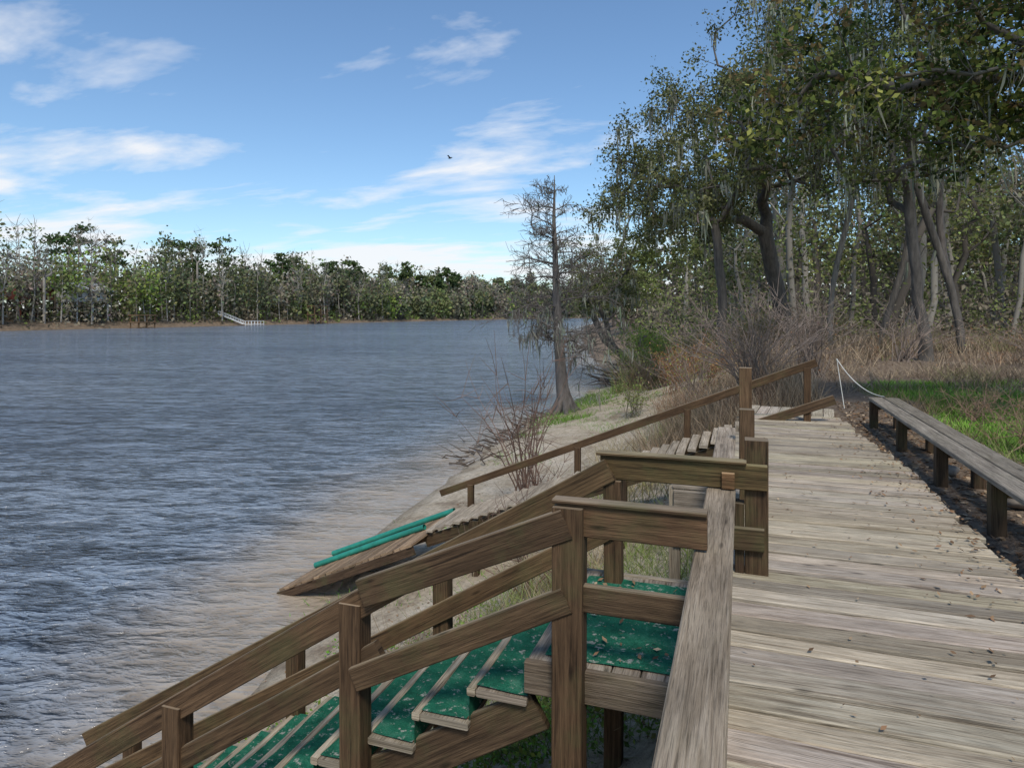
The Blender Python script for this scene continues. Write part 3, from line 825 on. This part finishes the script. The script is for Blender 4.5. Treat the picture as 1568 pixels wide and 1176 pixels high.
# ------------------------------------------------------------------ ground plants
def scatter(n,x0,x1,y0,y1,fn=None):
    X=rng.uniform(x0,x1,n);Y=rng.uniform(y0,y1,n)
    if fn is not None: k=fn(X,Y);X,Y=X[k],Y[k]
    return X,Y,H(X,Y)
g=MB()
X,Y,Z=scatter(60000,2.2,11,4,16,lambda X,Y:(vn(X,Y,1.3,7)+(X-2.3)*.9>.55)&(vn(X,Y,.5,51)>.25)&(rng.random(len(X))<.9))
n=len(X);cl=vn(X,Y,.8,52)[:,None]
blades(g,np.stack([X,Y,Z-.01],1),rng.uniform(.03,.10,n),.006,np.array((.16,.29,.045))*(.6+.8*cl)*rng.uniform(.6,1.4,(n,1)),.5)
g.obj('lawn_grass',m_dry)
def brush(n,x0,x1,y0,y1,hmin,hmax,w_,pal,seed,fn=None,lean=.3,th=.35):
    X,Y,Z=scatter(n,x0,x1,y0,y1,lambda X,Y:(vn(X,Y,1.1,seed)>th)&((np.ones(len(X),bool)) if fn is None else fn(X,Y)))
    n=len(X);pal=np.array(pal);ci=(vn(X,Y,1.6,seed+1)*len(pal)*.999).astype(int)
    hh=rng.uniform(hmin,hmax,n)*(.4+vn(X,Y,1.1,seed))
    blades(g,np.stack([X,Y,Z-.02],1),hh,w_*rng.uniform(.6,1.3,n),pal[ci]*rng.uniform(.55,1.35,(n,1)),lean)
BRN=[(.31,.20,.125),(.28,.21,.14),(.36,.28,.19),(.23,.17,.12),(.24,.23,.10)]
g=MB()
brush(15000,-2.5,16,19,34,.15,.85,.010,BRN,61,None,.6,.42)
brush(7000,1.8,10,13.5,19,.08,.35,.006,BRN,63,None,.8)
brush(6500,-1.8,1.3,12.5,18,.2,.7,.007,BRN+[(.22,.27,.08)],65,None,.5)
brush(12000,-5.5,4,30,45,.4,1.5,.016,[(.19,.22,.08),(.30,.21,.13),(.21,.18,.12)],67,None,.5)
brush(8000,2.0,9,6,14,.05,.3,.004,[(.27,.22,.11),(.23,.17,.1),(.2,.22,.08)],71,lambda X,Y:X<3.4+rng.random(len(X))*1.0,.7)
X,Y,Z=scatter(16000,-2.5,17,17,36,lambda X,Y:vn(X,Y,1.1,61)>.35);n=len(X)
leaves(g,np.stack([X,Y,Z+rng.uniform(0,1,n)**1.5*1.1],1),.035*rng.uniform(.5,1.2,n),np.array(BRN+[(.34,.17,.08)])[rng.integers(0,6,n)]*rng.uniform(.6,1.2,(n,1)),.35)
g.obj('dry_brush',m_dry)
g=MB()
brush(4200,-3.4,-.3,4.2,8.2,.12,.5,.004,[(.30,.24,.14),(.17,.21,.065),(.36,.29,.19),(.2,.15,.09)],73,None,.8,.45)
brush(3200,-3.0,-.5,9.6,16,.15,.55,.005,[(.3,.26,.13),(.22,.25,.09),(.36,.3,.18)],75,None,.6,.5)
brush(2500,-2.6,-.15,3.9,8,.08,.3,.004,[(.19,.26,.07),(.28,.25,.13)],76,None,.9,.4)
g.obj('bank_weeds',m_dry)
g=MB()
brush(11000,-6.2,-1.5,2,30,.03,.11,.007,[(.14,.28,.04),(.18,.32,.06)],77,None,1.0,.68)
brush(3500,-6.9,-5.0,20,34,.06,.25,.012,[(.14,.24,.05),(.18,.28,.06)],79,None,.8,.5)
g.obj('shore_grass',m_dry)
g=MB();X,Y,Z=scatter(7000,-1.8,-.1,3.9,5.6,lambda X,Y:vn(X,Y,.5,81)>.35);n=len(X)
leaves(g,np.stack([X,Y,Z+rng.uniform(0,.30,n)],1),.022*rng.uniform(.5,1.3,n),vary((.18,.26,.06),n,.5,.15),.55,.5)
X,Y,Z=scatter(5000,-4.4,-1.6,3.9,7.6,lambda X,Y:vn(X,Y,.6,83)>.58);n=len(X)
leaves(g,np.stack([X,Y,Z+rng.uniform(0,.12,n)],1),.02*rng.uniform(.5,1.3,n),vary((.17,.30,.05),n,.4,.12),.6,.8)
g.obj('vine_plant',m_leaf)
def bush(name,c,R,hh,nst,col,rad,leaf=None,nl=0,ls=.03):
    P0=empty(name);w=MB();c=np.array([c[0],c[1],G(c[0],c[1])-.05]);tips=[]
    for k in range(nst):
        a=rng.uniform(0,6.28);rr=R*rng.uniform(.15,1);H_=hh*rng.uniform(.6,1.05)*(1-.25*(rr/R))
        e=c+np.array([math.cos(a)*rr,math.sin(a)*rr,H_]);m_=c+(e-c)*np.array([.35,.35,.55])+rng.normal(size=3)*.06
        s0=c+rng.normal(size=3)*np.array([.15,.15,0])
        P=[s0,(s0+m_)/2+rng.normal(size=3)*.03,m_,(m_+e)/2+rng.normal(size=3)*.06,e]
        tube(w,P,[rad,rad*.8,rad*.65,rad*.45,rad*.2],np.array(col)*rng.uniform(.7,1.2),4)
        for q in P[2:]:
            for _ in range(3):
                dd=unit((e-c)/hh+rng.normal(size=3)*.55);L=hh*rng.uniform(.12,.3);f_=q+dd*L
                tube(w,[q,q+dd*L*.5+rng.normal(size=3)*.02,f_],[rad*.4,rad*.3,rad*.12],col,3);tips.append(f_);tips.append(q+dd*L*.5)
    w.obj('stems',m_farbark,True,parent=P0)
    if nl:
        l=MB();t=np.array(tips);s=rng.integers(0,len(t),nl)
        leaves(l,t[s]+rng.normal(size=(nl,3))*.09,ls*rng.uniform(.5,1.2,nl),vary(leaf,nl,.35,.1),.5);l.obj('leaves',m_leaf,parent=P0)
TW=(.28,.22,.18)
bush('bare_shrub',(.3,15.3),1.9,2.3,60,TW,.018,(.3,.2,.12),900,.02)
bush('bare_shrub',(1.6,17.5),1.7,2.1,38,TW,.018)
bush('bare_shrub',(-1.2,18.5),1.5,1.9,26,TW,.015,(.28,.28,.09),900,.03)
bush('bare_shrub',(4.2,20.5),1.6,1.6,26,TW,.015)
bush('bare_shrub',(7.5,21),1.6,1.4,26,TW,.015,(.3,.18,.1),700,.03)
bush('bare_shrub',(-4.2,31),1.8,2.0,30,TW,.018,(.25,.26,.09),1200,.04)
bush('green_shrub',(-4.7,36),1.8,2.4,26,(.2,.18,.12),.02,(.24,.34,.07),4200,.055)
bush('green_shrub',(-5.8,45),2.2,2.6,26,(.2,.18,.12),.02,(.23,.32,.07),4000,.07)
bush('green_shrub',(-3.2,21),.9,1.2,20,(.2,.18,.12),.012,(.22,.26,.08),900,.035)
bush('russet_shrub',(-2.2,24),1.2,1.6,26,(.3,.18,.11),.014,(.40,.20,.09),1700,.035)
bush('russet_shrub',(-.9,21.5),1.1,1.5,26,(.3,.18,.11),.014,(.38,.22,.1),1500,.035)
TW2=(.20,.13,.10)
bush('bare_sapling',(-3.9,12.0),1.4,3.1,15,TW2,.017)
bush('bare_sapling',(-3.1,10.4),.8,1.6,10,TW2,.013)
bush('bare_sapling',(-2.3,7.2),.7,1.3,11,TW2,.010)
bush('bare_sapling',(-2.0,4.9),.5,.9,12,TW2,.007)
bush('bare_sapling',(-2.6,5.6),.5,.8,9,TW2,.007)
bush('twiggy_shrub',(2.9,8.2),.55,.7,22,(.30,.2,.14),.007,(.28,.18,.11),300,.015)
bush('twiggy_shrub',(3.1,6.4),.6,.75,26,(.30,.2,.14),.007,(.28,.24,.11),300,.015)
bush('twiggy_shrub',(2.9,10.2),.5,.6,20,(.30,.2,.14),.007)
w=MB()
for k in range(150):
    if k<70: X0=rng.uniform(-7.5,-4.6);Y0=rng.uniform(35,47);L=rng.uniform(1,2.6);q=.045
    else:
        Y0=rng.uniform(15.5,26);X0=float(np.interp(Y0,nY,nX))+rng.normal()*.35+.1;L=rng.uniform(.3,.9);q=.022
    p=np.array([X0,Y0,max(G(X0,Y0),WZ)+.05]);dd=unit([rng.normal()-.6,rng.normal()*.5,rng.uniform(-.1,.4)])
    tube(w,[p,p+dd*L*.5+rng.normal(size=3)*.1*L,p+dd*L+rng.normal(size=3)*.15*L],[q,q*.8,q*.25],(.10,.08,.065),4)
w.obj('driftwood_branches',m_farbark,True)

g=MB();LC=np.array([(.24,.14,.08),(.32,.21,.12),(.16,.10,.06),(.4,.3,.2)])
def litter(n,x0,x1,y0,y1,z0=None,pw=None,s=.026):
    X=rng.uniform(x0,x1,n);Y=rng.uniform(y0,y1,n)
    if pw: X=x1-(x1-x0)*rng.uniform(0,1,n)**pw
    Z=(H(X,Y) if z0 is None else np.full(n,z0))+rng.uniform(.004,.014,n)
    leaves(g,np.stack([X,Y,Z],1),s*rng.uniform(.5,1.3,n),LC[rng.integers(0,4,n)]*rng.uniform(.6,1.2,(n,1)),.5,2.5)
litter(3800,1.40,2.5,2,12);litter(220,0,1.42,1.8,9.8,.004,None,.014);litter(620,.9,1.42,1.8,9.8,.006,2.5,.018)
litter(2500,2,6,4,13);litter(90,-.8,-.12,2.9,3.8,-.12,None,.018)
litter(2600,-5.4,-.3,3,20,None,None,.022)
g.obj('leaf_litter',m_dry)

mb=MB();B=np.array([-31.,69,18.9])
tube(mb,[B+(-.3,0,.02),B+(-.14,0,0),B,B+(.17,0,.02),B+(.28,0,.03)],[.01,.06,.08,.05,.02],(.05,.05,.05),8)
for s in (-1,1):
    mb.add([B+(.09,s*.04,.03),B+(-.11,s*.04,.03),B+(-.16,s*.5,.22),B+(.0,s*.45,.24)],[(0,1,2,3)],np.array((.05,.05,.05)))
mb.obj('bird',m_farbark)

# ------------------------------------------------------------------ sky, sun, camera
SE,SA=math.radians(52),math.radians(158)
wd=bpy.data.worlds.new('World');scene.world=wd;wd.use_nodes=True;nt=wd.node_tree
bg=nt.nodes['Background'];sky=N(nt,'ShaderNodeTexSky',sky_type='NISHITA');sky.sun_disc=False
sky.sun_elevation=SE;sky.sun_rotation=SA;sky.air_density=1.0;sky.dust_density=.6;sky.ozone_density=2.0
gen=N(nt,'ShaderNodeTexCoord').outputs['Generated']
sx=N(nt,'ShaderNodeSeparateXYZ');nt.links.new(gen,sx.inputs[0])
zc=N(nt,'ShaderNodeMath',operation='MAXIMUM');nt.links.new(sx.outputs[2],zc.inputs[0]);zc.inputs[1].default_value=0
za=N(nt,'ShaderNodeMath',operation='ADD');nt.links.new(zc.outputs[0],za.inputs[0]);za.inputs[1].default_value=.10
dv=N(nt,'ShaderNodeVectorMath',operation='DIVIDE');nt.links.new(gen,dv.inputs[0]);
cb=N(nt,'ShaderNodeCombineXYZ')
for i in range(3): nt.links.new(za.outputs[0],cb.inputs[i])
nt.links.new(cb.outputs[0],dv.inputs[1])
c1=noise(nt,mapping(nt,dv.outputs[0],(1.0,2.0,1),(0,0,math.radians(8)),(3.7,1.3,0)),1.0,6,.58,.2)
c2=noise(nt,mapping(nt,dv.outputs[0],(.3,.4,1),(0,0,0),(1.1,4.2,0)),1.0,1,.5)
mu=madd(nt,c2,.5,c1)
lowb=N(nt,'ShaderNodeMapRange');lowb.inputs[1].default_value=.05;lowb.inputs[2].default_value=.27;lowb.inputs[3].default_value=.12;lowb.inputs[4].default_value=-.12
nt.links.new(sx.outputs[2],lowb.inputs[0])
mu2=N(nt,'ShaderNodeMath',operation='ADD');nt.links.new(mu,mu2.inputs[0]);nt.links.new(lowb.outputs[0],mu2.inputs[1])
msk=ramp(nt,[(.745,0.),(.84,.4),(.94,.9)],mu2.outputs[0]).outputs[0]
skc=mixc(nt,'MULTIPLY',1,sky.outputs[0],(.84,.98,1.06))
colr=mixc(nt,'MIX',msk,skc,(6.2,6.3,6.5))
nt.links.new(colr,bg.inputs[0]);bg.inputs[1].default_value=.15

sl=bpy.data.lights.new('sun','SUN');sl.energy=3.1;sl.angle=math.radians(14);sl.color=(1,.94,.84)
so=bpy.data.objects.new('sun',sl);scene.collection.objects.link(so)
dr=Vector((math.sin(SA)*math.cos(SE),math.cos(SA)*math.cos(SE),math.sin(SE)))
so.rotation_euler=dr.to_track_quat('Z','Y').to_euler();so.location=dr*50

cam=bpy.data.cameras.new('camera');co=bpy.data.objects.new('camera',cam);scene.collection.objects.link(co)
cam.sensor_width=36;cam.lens=23.46;cam.shift_y=-.0689;cam.clip_end=5000;cam.clip_start=.05
co.location=(0,0,1.4);co.rotation_euler=(math.radians(90),0,math.radians(18.9))
scene.camera=co
scene.view_settings.view_transform='Standard';scene.view_settings.look='None';scene.view_settings.exposure=0
print('BUILD',time.time()-T0)
